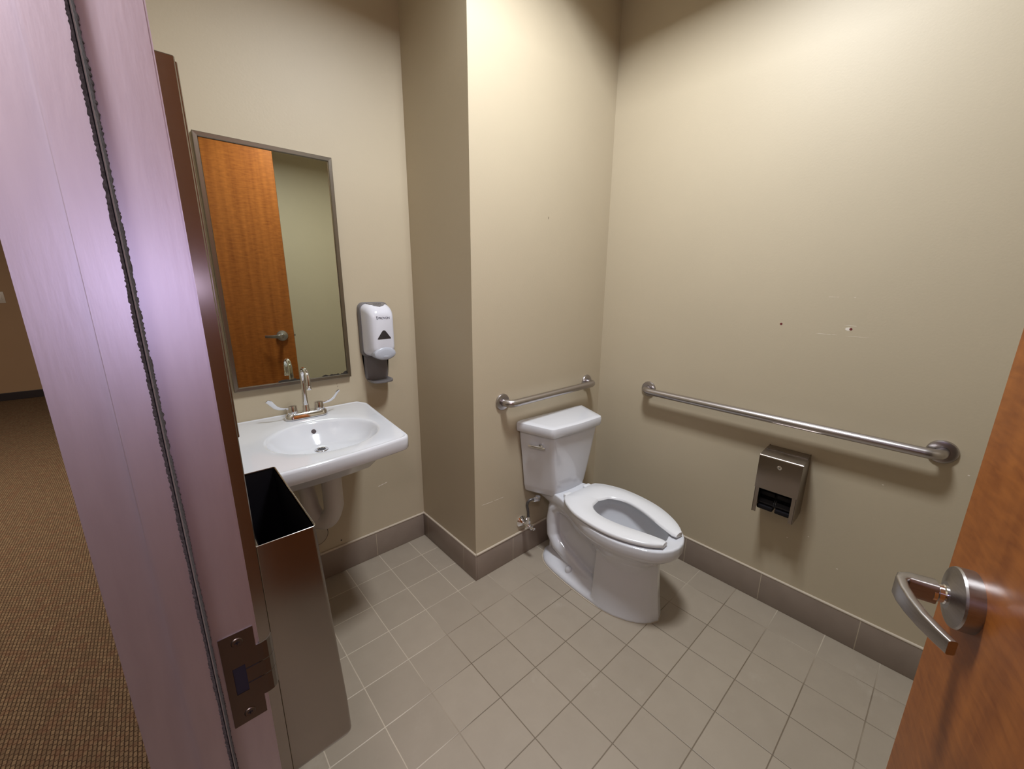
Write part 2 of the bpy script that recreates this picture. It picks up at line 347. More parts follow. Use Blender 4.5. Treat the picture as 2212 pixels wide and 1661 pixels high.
# tile baseboards with a cream bead on top
BH, BT = 0.142, 0.008
def baseboard(name, x0, x1, y0, y1, axis, off):
    bm = bmesh.new(); box(bm, x0, x1, y0, y1, 0, BH, 0.0025)
    o = struct(name, bm, base_mat(name+'_tile', axis, off), True)
    bm = bmesh.new()
    if axis == 0:
        yy = max(y0, y1) if False else (y0+y1)/2
        tube(bm, [(x0, yy-.001, BH), (x1, yy-.001, BH)], 0.0055, 10)
    else:
        xx = (x0+x1)/2
        tube(bm, [(xx, y0, BH), (xx, y1, BH)], 0.0055, 10)
    mk('caulk_bead', bm, M_caulk, o, True)
    return o
baseboard('baseboard_back', XL, XJ-BT, YS-BT, YS, 0, -0.180)
baseboard('baseboard_alcove_side', XJ-BT, XJ, YT-BT, YS, 1, -0.60)
baseboard('baseboard_alcove_back', XJ, XR-BT, YT-BT, YT, 0, 0.345)
baseboard('baseboard_right', XR-BT, XR, YN, YT, 1, -1.304)

# ceiling troffer
t = empty('ceiling_light', (LX, LY, Z1), 'recessed square ceiling light with metal louvres above the restroom floor', 'ceiling light')
bm = bmesh.new()
for a in ((-hs, hs, -hs, -hs+.03), (-hs, hs, hs-.03, hs), (-hs, -hs+.03, -hs+.03, hs-.03), (hs-.03, hs, -hs+.03, hs-.03)): box(bm, *a, -0.004, 0.006)
mk('trim_frame', bm, M_ceil, t)
bm = bmesh.new(); box(bm, -hs, hs, -hs, hs, 0.16, 0.17)
for a in ((-hs, hs, -hs-.004, -hs), (-hs, hs, hs, hs+.004), (-hs-.004, -hs, -hs, hs), (hs, hs+.004, -hs, hs)): box(bm, *a, 0.0, 0.165)
mk('housing', bm, M_lampg, t)
bm = bmesh.new(); box(bm, -.18, .18, -.23, .23, .148, .158)
mk('lamp_tray', bm, M_ceil, t)

# ------------------------------------------------------------------ door frame (strike jamb, hinge jamb, head)
fr = empty('door_frame', (XL, JY, 0), 'satin lilac-grey metal door frame at the left edge of the photo', 'door frame')
def fpoly(sgn, y0):
    p = [(-.849, 0), (-.893, 0), (-.893, -.016), (-.9185, -.016), (-.9185, 0), (-.956, 0), (-.956, .052), (-.849, .052)]
    return [(x-XL, sgn*y+y0-JY) for x, y in p]
bm = bmesh.new(); prism(bm, fpoly(1, JY), 0.0, DH+.05)
es = [e for e in bm.edges if abs((e.verts[0].co-e.verts[1].co).z) > 1]
bmesh.ops.bevel(bm, geom=es, offset=0.0016, segments=2, affect='EDGES')
prop(mk('strike_jamb', bm, M_frame, fr, True, 50))
bm = bmesh.new(); prism(bm, fpoly(-1, HY), 0.0, DH+.05)
mk('hinge_jamb', bm, M_frame, fr)
bm = bmesh.new()
prism(bm, [(x, -z) for x, z in fpoly(1, JY)], HY-JY-.0, 0.0, lambda a, b, c: (a, c, DH+b))
mk('frame_head', bm, M_frame, fr)
# pile weatherstrip in the rabbet corner, fuzzy on both sides
bm = bmesh.new(); z = 0.0; k = 0
L = [[], [], [], []]
while z < DH:
    l = 0.0016+random.random()*0.0012+0.0003*math.sin(z*70); r = 0.0014+random.random()*0.0014+0.0003*math.sin(z*53+1)
    L[0].append(bm.verts.new((-.893-XL-l, -.0165, z))); L[1].append(bm.verts.new((-.893-XL, -.0185, z)))
    L[2].append(bm.verts.new((-.893-XL+.0028, -.0085, z))); L[3].append(bm.verts.new((-.893-XL+.0015+r, -.0015, z)))
    z += 0.0014
for a, b in ((0, 1), (1, 2), (2, 3)):
    for i in range(len(L[0])-1): bm.faces.new((L[a][i], L[a][i+1], L[b][i+1], L[b][i]))
for i in range(len(L[0])-1): bm.faces.new((L[3][i], L[3][i+1], L[0][i+1], L[0][i]))
mk('weatherstrip', bm, M_pile, fr)
bm = bmesh.new(); box(bm, -.893-XL+.0008, -.893-XL+.0016, -.0205, -.010, 0, DH)
prop(mk('weatherstrip_fin', bm, simple('fin_grey', (0.16, 0.14, 0.13), 0.6), fr))
# strike plate
sp_x0, sp_x1 = -.885-XL, -.853-XL; zc = .977; hh = .061; fy = -.0012
bm = bmesh.new()
hx0, hx1, hz0, hz1 = -.8775-XL, -.8655-XL, zc-.019, zc+.017
cells_x = [sp_x0, hx0, hx1, sp_x1]; cells_z = [zc-hh, hz0, hz1, zc+hh]
for i in range(3):
    for j in range(3):
        if (i, j) == (1, 1): continue
        box(bm, cells_x[i], cells_x[i+1], fy, 0.0, cells_z[j], cells_z[j+1])
bmesh.ops.remove_doubles(bm, verts=bm.verts, dist=1e-6)
# lip curling around the frame edge into the room
prev = None
lip = [(sp_x1, -.0012), (sp_x1+.006, -.0014), (sp_x1+.011, -.0002), (sp_x1+.0145, .003), (sp_x1+.017, .0075)]
def lipseg(z0, z1, cut=0):
    pts = lip + [(x-.0004, y+.0013) for x, y in lip[::-1]]
    prism(bm, pts, z0, z1)
lipseg(zc-.036, zc-.0105); lipseg(zc-.0095, zc+.0095); lipseg(zc+.0105, zc+.034)
sp = mk('strike_plate', bm, M_strike, fr, False)
prop(sp, 'dark satin strike plate with latch hole')
bm = bmesh.new(); box(bm, hx0, hx1, -.0004, .012, hz0, hz1); mk('latch_hole', bm, simple('latch_box', (0.010, 0.007, 0.018), 0.9), sp)
bm = bmesh.new()
for z_ in (zc-.010, zc+.010): box(bm, hx1, sp_x1+.0005, fy-.0002, fy+.0003, z_-.0006, z_+.0006)
mk('plate_slit', bm, M_dark, sp)
for z_ in (zc-.049, zc+.049):
    bm = bmesh.new(); xs = -.869-XL
    lathe(bm, [(.0001, 0), (.0052, 0), (.0056, .0004), (.0048, .0012), (.0001, .0009)], (xs, fy+.0002, z_), (0, -1, 0), 20)
    s_ = mk('screw', bm, M_strike, sp, True)
    bm = bmesh.new()
    box(bm, xs-.0024, xs+.0024, fy-.0013, fy-.0008, z_-.0005, z_+.0005); box(bm, xs-.0005, xs+.0005, fy-.0013, fy-.0008, z_-.0024, z_+.0024)
    mk('screw_slot', bm, M_dark, s_)

# ------------------------------------------------------------------ door leaf, open into the room
ex, ey = -0.012, -1.766                       # visible free edge
hxp, hyp = -0.846, HY+.003
ddir = Vector((ex-hxp, ey-hyp, 0)); DW = ddir.length; ang = math.atan2(ddir.y, ddir.x)
door = empty('door_1', (hxp, hyp, 0), 'open orange-brown wood door leaf with a satin lever, at the right edge', 'door', ang)
door['kind'] = 'structure'
bm = bmesh.new(); box(bm, 0, DW, -.044, 0, 0.012, 2.44, 0.0012, 1); mk('door_leaf', bm, M_wood, door)
LXd, LZ = DW-.086, .988
bm = bmesh.new(); lathe(bm, [(.0001, 0), (.0425, 0), (.0425, .016), (.0412, .0185), (.021, .0245), (.0185, .026), (.0001, .026)], (LXd, 0, LZ), (0, 1, 0), 48)
rose = mk('rose', bm, M_steel, door, True, 25)
bm = bmesh.new(); lathe(bm, [(.0001, .02), (.0135, .024), (.0135, .0275), (.0125, .029), (.0125, .034), (.0140, .036), (.0140, .040), (.0001, .040)], (LXd, 0, LZ), (0, 1, 0), 32)
mk('spindle_collar', bm, M_chrome, rose, True, 25)
lev = bpy.data.objects.new('tmp', None)
bm = bmesh.new()
# neck block
def sec(c, w_, h_, ax, up):
    c = Vector(c); ax = Vector(ax); up = Vector(up); out = []
    for (a, b) in rpoly([(-w_, -h_), (w_, -h_), (w_, h_), (-w_, h_)], min(w_, h_)*.55, 3): out.append(c+ax*a+up*b)
    return out
rings = []
rings += [sec((LXd, .036, LZ), .0125, .0150, (1, 0, 0), (0, 0, 1)), sec((LXd, .052, LZ), .0120, .0150, (1, 0, 0), (0, 0, 1)), sec((LXd, .064, LZ), .0110, .0150, (1, 0, 0), (0, 0, 1))]
rings += [sec((LXd-.004, .072, LZ), .0090, .0150, (.75, .66, 0), (0, 0, 1)), sec((LXd-.013, .0765, LZ), .0064, .0150, (.25, .97, 0), (0, 0, 1))]
for q, y_, t_, h_ in ((.032, .0765, .0060, .0140), (.055, .0730, .0056, .0128), (.080, .0665, .0053, .0115), (.103, .0575, .0050, .0105), (.119, .0500, .0047, .0100)):
    rings.append(sec((LXd-q, y_, LZ), t_, h_, (-.28, .96, 0), (0, 0, 1)))
loft(bm, rings); mk('door_handle', bm, M_steel, door, True, 40)
bm = bmesh.new(); box(bm, DW-.0005, DW+.0012, -.036, -.010, LZ-.028, LZ+.028); fp = mk('latch_plate', bm, M_steel, door)
bm = bmesh.new(); box(bm, DW, DW+.011, -.028, -.017, LZ-.008, LZ+.008, .002); mk('latch_bolt', bm, M_steel, fp)
for z_ in (.25, 1.2, 2.2):
    bm = bmesh.new(); lathe(bm, [(.0001, 0), (.006, 0), (.006, .11), (.0001, .11)], (-.004, .004, z_), (0, 0, 1), 16); mk('hinge', bm, M_steel, door, True)

# ------------------------------------------------------------------ mirror
mx0, mx1, mz0, mz1 = -0.690, -0.236, 0.994, 1.911
mi = empty('mirror', (mx0, YS, mz0), 'tall steel-framed wall mirror above the sink, its lower edge desilvered', 'mirror')
mi.location = ((mx0+mx1)/2, YS, mz0)
cx_ = (mx0+mx1)/2; MW = (mx1-mx0)/2; MH = mz1-mz0
bm = bmesh.new(); fw_ = .0165; yo = -.021
outer = [(-MW, 0), (MW, 0), (MW, MH), (-MW, MH)]; inner = [(-MW+fw_, fw_), (MW-fw_, fw_), (MW-fw_, MH-fw_), (-MW+fw_, MH-fw_)]
prof = [(0, 0), (0, yo+.002), (.002, yo), (fw_-.003, yo+.0005), (fw_-.001, yo+.003), (fw_, -.009)]
loops = []
for ins, y_ in prof:
    loops.append([bm.verts.new((sx*(MW-ins), y_, MH/2+sz*(MH/2-ins))) for sx, sz in ((-1, -1), (1, -1), (1, 1), (-1, 1))])
for a, b in zip(loops, loops[1:]):
    for i in range(4): bm.faces.new((a[i], a[(i+1) % 4], b[(i+1) % 4], b[i]))
bm.faces.new(loops[0])
mk('mirror_frame', bm, M_mframe, mi)
bm = bmesh.new(); box(bm, -MW+.004, MW-.004, -.012, -.008, .004, MH-.004)
mk('mirror_glass', bm, mirror_mat(mx0+fw_, mx1-fw_, mz0+fw_, mz1), mi)

# ------------------------------------------------------------------ sink
sk = empty('sink', (-0.468, YS, 0.868), 'white wall-hung sink below the framed mirror', 'sink')
def sink_outline():
    # clockwise polygon in local x,y ; origin back centre on the wall
    pts = [(-.255, 0.0), (.255, 0.0), (.284, -.055), (.268, -.594), (.10, -.610), (-.10, -.610), (-.268, -.594), (-.284, -.055)]
    return rpoly(pts, [.012, .012, .02, .032, .06, .06, .032, .02], 6)
SO = [Vector(p) for p in sink_outline()]
CC = Vector((0, -.352))
def raycast(angle, poly):
    d = Vector((math.cos(angle), math.sin(angle))); best = 0
    for i in range(len(poly)):
        a, b = poly[i]-CC, poly[(i+1) % len(poly)]-CC; e = b-a
        den = d.x*e.y-d.y*e.x
        if abs(den) < 1e-12: continue
        t = (a.x*e.y-a.y*e.x)/den; s = (a.x*d.y-a.y*d.x)/den
        if t > 0 and -1e-6 <= s <= 1+1e-6: best = max(best, t)
    return best
angs = sorted({round(math.atan2((p-CC).y, (p-CC).x), 5) for p in SO} | {round(-PI+i*2*PI/120, 5) for i in range(120)})
RO = [raycast(a, SO) for a in angs]
def shear(p):
    x, y, z = p; return (x+.062*y, y+.062*x*(-y/.6), z)
def ring(fr_, z, inset=0, back=True):
    return [shear(p) for p in [(CC.x+math.cos(a)*(r*fr_-inset), min(CC.y+math.sin(a)*(r*fr_-inset), 0.0), z) for a, r in zip(angs, RO)]]
A_, B_ = .190, .174
def oval(s, z, dy=0, mixo=0.0):
    out = []
    for a, r in zip(angs, RO):
        re = 1/math.sqrt((math.cos(a)/A_)**2+(math.sin(a)/B_)**2)*s
        rr = re*(1-mixo)+r*mixo
        out.append((CC.x+math.cos(a)*rr, CC.y+math.sin(a)*rr+dy, z))
    return out
def deckz(p):
    x, y, z = p
    t = max(0, min(1, (y+.145)/.03)); t = t*t*(3-2*t)
    u = max(0, min(1, (y+.03)/.02))
    return (x, y, z+.006*t+.006*u)
bm = bmesh.new()
und = lambda s, z: [(CC.x+math.cos(a)*r*s, min((CC.y+math.sin(a)*r*s)*1.0+0*(s), 0), z) for a, r in zip(angs, RO)]
und = lambda s, z: [shear(p) for p in [(CC.x+math.cos(a)*r*s, min(CC.y+math.sin(a)*r*s, 0), z) for a, r in zip(angs, RO)]]
rings = [und(.30, -.150), und(.55, -.125), und(.70, -.075), und(.93, -.052), ring(1, -.0505, .004), ring(1, -.047, .0008), ring(1, -.011, 0), ring(1, -.004, .002), ring(1, -.0008, .006), ring(1, 0, .010), ring(1, -.0028, .015), ring(1, -.0028, .022)]
rings += [oval(1.12, -.0022, 0, .55), oval(1.1, -.002, 0, .25), oval(1.06, -.0018, 0, 0.0), oval(1.02, -.003), oval(.995, -.0065), oval(.97, -.014), oval(.92, -.030), oval(.84, -.050), oval(.72, -.066, .005), oval(.56, -.079, .02), oval(.38, -.0865, .045), oval(.24, -.0885, .064), oval(.12, -.089, .07)]
rings = rings[:6] + [[deckz(p) if k > 6 else p for p in r] if k < 14 else r for k, r in enumerate(rings[6:])]
loft(bm, rings)
mk('basin', bm, M_porc, sk, True, 60)
DR = (CC.x, CC.y+.07)
bm = bmesh.new(); lathe(bm, [(.0001, 0), (.024, 0), (.0255, .0015), (.024, .0032), (.0185, .0036), (.017, .0022), (.0001, .0022)], (DR[0], DR[1], -.0885), (0, 0, 1), 32)
dr = mk('drain', bm, M_chrome, sk, True, 30)
bm = bmesh.new()
for i in range(-2, 3):
    for j in range(-2, 3):
        if abs(i)+abs(j) < 4: box(bm, DR[0]+i*.0056-.0021, DR[0]+i*.0056+.0021, DR[1]+j*.0056-.0021, DR[1]+j*.0056+.0021, -.0862, -.0856)
mk('drain_hole', bm, M_dark, dr)
bm = bmesh.new(); lathe(bm, [(.0001, 0), (.0085, 0), (.0092, .001), (.0001, .0013)], (0, CC.y+.1545, -.0375), (0, -.83, .56), 24); mk('overflow_hole', bm, simple('overflow_dark', (.035, .015, .018), .6), sk, True)
# trap under the sink
bm = bmesh.new()
pth = [(.045, -.20, -.12), (.045, -.20, -.27), (.045, -.20, -.385)] + arc((.045, -.20, -.385), (.03, -.185, -.475), (-.004, -.150, -.462), 8)[1:] + arc((-.004, -.150, -.462), (-.03, -.12, -.43), (-.03, -.115, -.37), 6)[1:] + arc((-.03, -.115, -.37), (-.032, -.11, -.31), (-.036, -.06, -.31), 5)[1:] + [(-.04, 0, -.31)]
tube(bm, pth, [.040, .040, .040]+[.038]*8+[.035]*6+[.032]*6, 24)
prop(mk('trap_cover', bm, M_trap, sk, True, 60), 'white moulded cover over the drain trap')
for dx in (-.10,):
    bm = bmesh.new(); tube(bm, [(dx+.01, -.14, -.10), (dx+.01, -.13, -.20), (dx+.015, -.09, -.27), (dx+.02, -.04, -.32), (dx+.02, -.002, -.33)], .024, 16); mk('supply_cover', bm, M_trap, sk, True, 60)

# ------------------------------------------------------------------ faucet (stands on the sink)
FX, FY, FZ = -0.4635, 0.050, 0.8722
fa = empty('faucet', (FX, FY, FZ), 'chrome gooseneck faucet with two curved wrist-blade handles on the sink', 'faucet')
def stad(hx, hy, z, n=10):
    o = []
    for k in range(n+1): a = -PI/2+PI*k/n; o.append((hx-hy+hy*math.cos(a), hy*math.sin(a), z))
    for k in range(n+1): a = PI/2+PI*k/n; o.append((-hx+hy+hy*math.cos(a), hy*math.sin(a), z))
    return o
bm = bmesh.new(); loft(bm, [stad(.083, .030, .000), stad(.083, .030, .004), stad(.079, .026, .016), stad(.073, .021, .022), stad(.070, .018, .023)]); mk('base_plate', bm, M_chrome, fa, True, 25)
bm = bmesh.new(); lathe(bm, [(.0001, .02), (.0155, .020), (.0155, .028), (.0135, .032), (.0135, .044), (.0115, .050), (.0001, .052)], (0, 0, 0), (0, 0, 1), 28)
path = [(0, 0, .045), (0, 0, .08), (0, 0, .115), (0, 0, .15)]
rads = [.0115, .0105, .0098, .0090]
for k in range(1, 13):
    a = PI*k/12; path.append((0, -.040+.040*math.cos(a), .168+.040*math.sin(a)*.95)); rads.append(.0088)
path += [(0, -.080, .150), (0, -.080, .143)]; rads += [.0088, .0088]
tube(bm, path, rads, 20)
sp_ = mk('spout', bm, M_chrome, fa, True, 50)
bm = bmesh.new(); lathe(bm, [(.0001, 0), (.0098, 0), (.0104, .002), (.0104, .012), (.0088, .014), (.0001, .014)], (0, -.080, .130), (0, 0, 1), 24); mk('aerator', bm, M_chrome, sp_, True, 30)
for s in (-1, 1):
    bm = bmesh.new(); lathe(bm, [(.0001, .018), (.0200, .020), (.0195, .026), (.0175, .050), (.0165, .054), (.0001, .0555)], (s*.051, 0, 0), (0, 0, 1), 28)
    h = mk('valve_cap', bm, M_chrome, fa, True, 30)
    bm = bmesh.new()
    bend = .012
    pts = [(s*.062, .0, .044), (s*.080, .004*0, .046), (s*.098, -.002, .051), (s*.112, -.004, .060), (s*.122, -.005, .073), (s*.130, -.005, .084), (s*.138, -.005, .090)]
    hw = [.0055, .0068, .0088, .0112, .0138, .0150, .0105]
    rg = []
    for i, p in enumerate(pts):
        p = Vector(p); a_ = Vector(pts[max(i-1, 0)]); b_ = Vector(pts[min(i+1, len(pts)-1)]); tg = (b_-a_).normalized()
        side = Vector((0, -.62, 0.0)) + Vector((0, 0, .78)); side = (side-tg*side.dot(tg)).normalized(); nm = tg.cross(side)
        rg.append([p+side*hw[i]*math.cos(2*PI*k/14)+nm*.0030*math.sin(2*PI*k/14) for k in range(14)])
    loft(bm, rg); mk('wrist_blade', bm, M_chrome, h, True, 60)

# ------------------------------------------------------------------ soap dispenser
SX = -0.106
so = empty('soap_dispenser', (SX, YS, 0.958), 'white and grey wall soap dispenser right of the mirror', 'soap dispenser')
def rrect(x0, x1, z0, z1, y, r, n=6):
    o = []
    for cx, cz, a0 in ((x1-r, z0+r, -PI/2), (x1-r, z1-r, 0), (x0+r, z1-r, PI/2), (x0+r, z0+r, PI)):
        for k in range(n+1):
            a = a0+PI/2*k/n; o.append((cx+r*math.cos(a), y, cz+r*math.sin(a)))
    return o
bm = bmesh.new(); loft(bm, [rrect(-.072, .072, .118, .372, 0, .03), rrect(-.072, .072, .118, .372, -.018, .03), rrect(-.069, .069, .121, .369, -.026, .03)])
# vertical web and drip tray
loft(bm, [rrect(-.066, .066, .118, .16, 0, .004), rrect(-.060, .060, .06, .14, -.002, .004), rrect(-.052, .052, .004, .13, -.014, .004)][:1]+[rrect(-.058, .058, .0, .15, 0, .02), rrect(-.050, .050, .002, .15, -.012, .02)])
mk('back_plate', bm, M_soapg, so, True, 40)
bm = bmesh.new()
tr = []
for z_, sc_ in ((-.001, .92), (.0, .98), (.005, 1.0), (.009, .99), (.0085, .90), (.0055, .84)):
    pts = [(-.052, 0), (.052, 0), (.056, -.05), (.044, -.088), (.0, -.099), (-.044, -.088), (-.056, -.05)]
    tr.append([(x*sc_, y*sc_, z_) for x, y in rpoly(pts, [.004, .004, .02, .02, .02, .02, .02], 4)])
loft(bm, tr); mk('drip_tray', bm, M_soapg, so, True, 50)
bm = bmesh.new()
loft(bm, [rrect(-.066, .066, .125, .366, -.024, .030), rrect(-.0655, .0655, .125, .365, -.045, .032), rrect(-.062, .062, .128, .361, -.070, .034), rrect(-.057, .057, .133, .351, -.092, .034), rrect(-.051, .051, .140, .336, -.106, .032), rrect(-.045, .045, .148, .324, -.1125, .028), rrect(-.036, .036, .158, .314, -.1152, .020)])
cov = mk('cover', bm, M_soapw, so, True, 60); prop(cov, 'glossy white cover')
# push bar, oval
bm = bmesh.new(); loft(bm, [[(.052*math.cos(t_)*s_, y_, .142+.030*math.sin(t_)*s_) for t_ in [2*PI*k/32 for k in range(32)]] for s_, y_ in ((1.0, -.075), (1.0, -.108), (.96, -.1155), (.85, -.119), (.5, -.121), (.01, -.1215))])
pb = mk('push_bar', bm, M_soapp, so, True, 40); prop(pb, 'pale grey oval push bar')
bm = bmesh.new(); loft(bm, [[(.014*math.cos(t_)*s_, y_, .130+.006*math.sin(t_)*s_) for t_ in [2*PI*k/20 for k in range(20)]] for s_, y_ in ((1.0, -.1185), (.9, -.1218), (.5, -.1222))]); mk('thumb_dimple', bm, M_soapp, pb, True, 60)
# sight window
bm = bmesh.new(); wp = rpoly([(-.033, .210), (.033, .210), (.0, .256)], [.006, .006, .018], 6)
loft(bm, [[(x*s_, y_, .226+(z_-.226)*s_) for x, z_ in wp] for s_, y_ in ((1.05, -.109), (1.02, -.1162), (.94, -.1166))]); mk('sight_window', bm, simple('window_smoke', (.03, .025, .028), .15), so, True, 40)
# dark grille at the top
bm = bmesh.new()
g1 = [(-.040, -.030, .3665), (.040, -.030, .3665), (.036, -.060, .3640), (.024, -.076, .3590), (.0, -.088, .3535), (-.024, -.076, .3590), (-.036, -.060, .3640)]
loft(bm, [[(x, y-.0005, z-.004) for x, y, z in g1], [(x, y-.001, z+.0012) for x, y, z in g1]]); tg = mk('top_grille', bm, M_soapg, so, True, 40)
bm = bmesh.new()
for i in range(5): box(bm, -.016+i*.008-.0012, -.016+i*.008+.0012, -.066, -.054, .3655, .3672)
mk('grille_rib', bm, simple('rib_grey', (.30, .29, .29), .4), tg)
# logo lettering
tc_ = bpy.data.curves.new('logo', 'FONT'); tc_.body = 'PROVON'; tc_.size = .0138; tc_.extrude = .0005; tc_.align_x = 'LEFT'; tc_.space_character = 0.92
to = bpy.data.objects.new('logo_tmp', tc_); COL.objects.link(to)
me = to.to_mesh().copy() if False else bpy.data.meshes.new_from_object(to)
bpy.data.objects.remove(to)
lg = bpy.data.objects.new('logo_lettering', me); COL.objects.link(lg); me.materials.clear(); me.materials.append(M_ink)
lg.parent = so; lg.location = (-.0225, -.1156, .3000); lg.rotation_euler = (PI/2, 0, 0)
bm = bmesh.new()
for k, (a, b, z0_, z1_) in enumerate(((-.006, .0, .0095, .0115), (-.006, .0, .0065, .008), (-.005, -.001, .0035, .0052), (-.0045, -.0005, -.003, .0022))): box(bm, a, b, -.0002, .0004, z0_, z1_)
em = mk('logo_mark', bm, M_ink, so); em.location = (-.0255, -.1156, .3010)
bm = bmesh.new(); tube(bm, [(0, -.07, .135), (0, -.07, .115), (0, -.068, .106)], [.010, .009, .006], 12); mk('nozzle', bm, M_soapg, so, True)

# ------------------------------------------------------------------ towel dispenser and waste bin unit on the left wall
UY0, UY1 = -0.900, -0.535
un = empty('towel_and_waste_unit', (XL+.001, (UY0+UY1)/2, .345), 'tall brushed steel wall unit with an open black-lined bin, beside the door frame', 'waste bin')
oy = (UY0+UY1)/2; W2 = (UY1-UY0)/2
bm = bmesh.new()
box(bm, 0, .056, -W2, W2, 0, 1.378, .0015, 1)
cab = mk('cabinet', bm, M_steelb, un)
bm = bmesh.new(); box(bm, .054, .0585, -W2+.003, W2-.003, .80, 1.372, .001, 1); cd_ = mk('dispenser_door', bm, M_steelb, un)
bm = bmesh.new(); box(bm, .050, .0592, -.13, .13, .765, .795); mk('towel_slot', bm, M_dark, cab)
bm = bmesh.new(); lathe(bm, [(.0001, 0), (.009, 0), (.009, .003), (.0001, .004)], (.0585, .0, 1.30), (1, 0, 0), 20); mk('lock', bm, M_chrome, cd_, True)
# bin shell: open top, flaring slightly downward
def binring(z, x1, w, x0=.0555, r=.008):
    return [(a, b, z) for a, b in rpoly([(x0, -w), (x1, -w), (x1, w), (x0, w)], [.001, r, r, .001], 4)]
bh = .580
bm = bmesh.new()
rg = [binring(.000, .150, W2-.008), binring(.000, .172, W2-.002), binring(.002, .179, W2-.001), binring(.007, .184, W2), binring(.014, .186, W2), binring(.10, .184, W2), binring(bh-.03, .1625, W2), binring(bh, .1610, W2), binring(bh, .1590, W2-.002, .059, .0065), binring(.02, .176, W2-.002, .059, .0065)]
loft(bm, rg); bn = mk('waste_bin', bm, M_steelb, un, True, 30)
bm = bmesh.new()
rg = [binring(bh-.006, .1582, W2-.0028, .060, .006), binring(bh-.003, .1572, W2-.0045, .0615, .005), binring(.05, .172, W2-.0045, .0615, .005)]
loft(bm, rg, cap0=False); mk('liner', bm, M_black, bn, True, 30)
bm = bmesh.new(); rr0 = binring(bh+.0006, .1612, W2+.0002); tube(bm, rr0, .0009, 6, caps=False); mk('bin_rim', bm, simple('bright_edge', (.75, .74, .72), .2, 1.0), bn, True)

# ------------------------------------------------------------------ grab bars
def grab(name, p0, p1, nrm, label):
    e = empty(name, p0, label, 'grab bar', 0, 'steel grab bars')
    n = Vector(nrm); d = (Vector(p1)-Vector(p0)); Lb = d.length; d.normalize(); off = .058; r = .0175
    path = [n*.001, n*.010] + arc(n*(off-.038), n*off, n*off+d*.038, 7)[0:] + [n*off+d*(Lb*k/8) for k in range(1, 8)] + arc(n*off+d*(Lb-.038), n*off+d*Lb, n*(off-.038)+d*Lb, 7) + [n*.010+d*Lb, n*.001+d*Lb]
    bm = bmesh.new(); tube(bm, path, r, 22); mk('bar', bm, M_bar, e, True, 60)
    for o_ in (Vector((0, 0, 0)), d*Lb):
        bm = bmesh.new(); lathe(bm, [(.0001, 0), (.0395, 0), (.0395, .004), (.037, .0085), (.030, .0105), (.019, .0105), (.0182, .009), (.0001, .009)], o_, nrm, 40); mk('flange', bm, M_bar, e, True, 30)
    return e
grab('grab_bar', (XR, -.663, .884), (XR, -1.739, .880), (-1, 0, 0), 'long horizontal steel grab bar on the right wall above the paper holder')
grab('grab_bar', (.275, YT, .882), (.897, YT, .884), (0, -1, 0), 'short horizontal steel grab bar on the wall behind the toilet tank')

# ------------------------------------------------------------------ toilet paper holder
tpy, tpz = -1.323, .483
tp = empty('toilet_paper_holder', (XR, tpy, tpz), 'empty steel two-roll toilet paper holder below the long grab bar', 'toilet paper holder')
W = .073; DP = .113; HH = .262
bm = bmesh.new()
side = rpoly([(0, .012), (-.030, .0), (-DP, -.002), (-DP, HH-.006), (0, HH+.010)], [.002, .01, .002, .012, .002], 3)
for s in (-1, 1):
    y0, y1 = (s*W-.0012, s*W+.0012)
    prism(bm, side, y0, y1, lambda a, b, c: (a, c, b))
for s in (-1, 1): box(bm, -DP, -DP+.0015, min(s*W, s*(W-.014)), max(s*W, s*(W-.014)), 0, .118)
box(bm, -.002, 0, -W, W, .0, HH)
mk('body', bm, M_steelb, tp)
bm = bmesh.new()
cpro = rpoly([(-.05, HH+.0035), (-DP-.002, HH-.004), (-DP-.0025, .112), (-DP-.0005, .112), (-DP+.002, HH-.009), (-.05, HH-.0005)], [.0005, .010, .0005, .0005, .007, .0005], 5)
prism(bm, cpro, -W-.0028, W+.0028, lambda a, b, c: (a, c, b))
box(bm, -.05, -.001, -W-.001, W+.001, HH-.0012, HH+.0075)
cv = mk('front_cover', bm, M_steelb, tp, True, 40)
bm = bmesh.new(); lathe(bm, [(.0001, 0), (.0085, 0), (.0085, .0025), (.0065, .004), (.003, .004), (.0025, .003), (.0001, .003)], (-DP-.002, .0, HH-.040), (-1, 0, 0), 24); lk = mk('lock', bm, M_chrome, cv, True, 30)
bm = bmesh.new(); box(bm, -DP-.0064, -DP-.006, -.0008, .0008, HH-.045, HH-.037); mk('keyhole', bm, M_dark, lk)
bm = bmesh.new(); box(bm, -.012, -.002, -W+.002, W-.002, .004, HH-.012); box(bm, -DP+.004, -.004, -W+.0016, W-.0016, .118, .122); mk('inner_shell', bm, M_black, tp)
for z_ in (.045, .165):
    bm = bmesh.new()
    for s in (-1, 1):
        lathe(bm, [(.0001, 0), (.021, 0), (.021, .004), (.019, .006), (.019, .060), (.021, .062), (.0001, .062)], (-.072, s*.001, z_), (0, s, 0), 10)
    mk('spindle', bm, simple('spindle_black', (.012, .011, .014), .5), tp)
for r_ in range(3):
    for s in (-1, 1):
        bm = bmesh.new(); box(bm, -.097+.004*r_, -.060, min(s*.004, s*.062), max(s*.004, s*.062), .012+r_*.032, .030+r_*.032, .004); mk('roller_segment', bm, simple('roller_grey', (.028, .027, .033), .45) if False else M_black, tp, True)

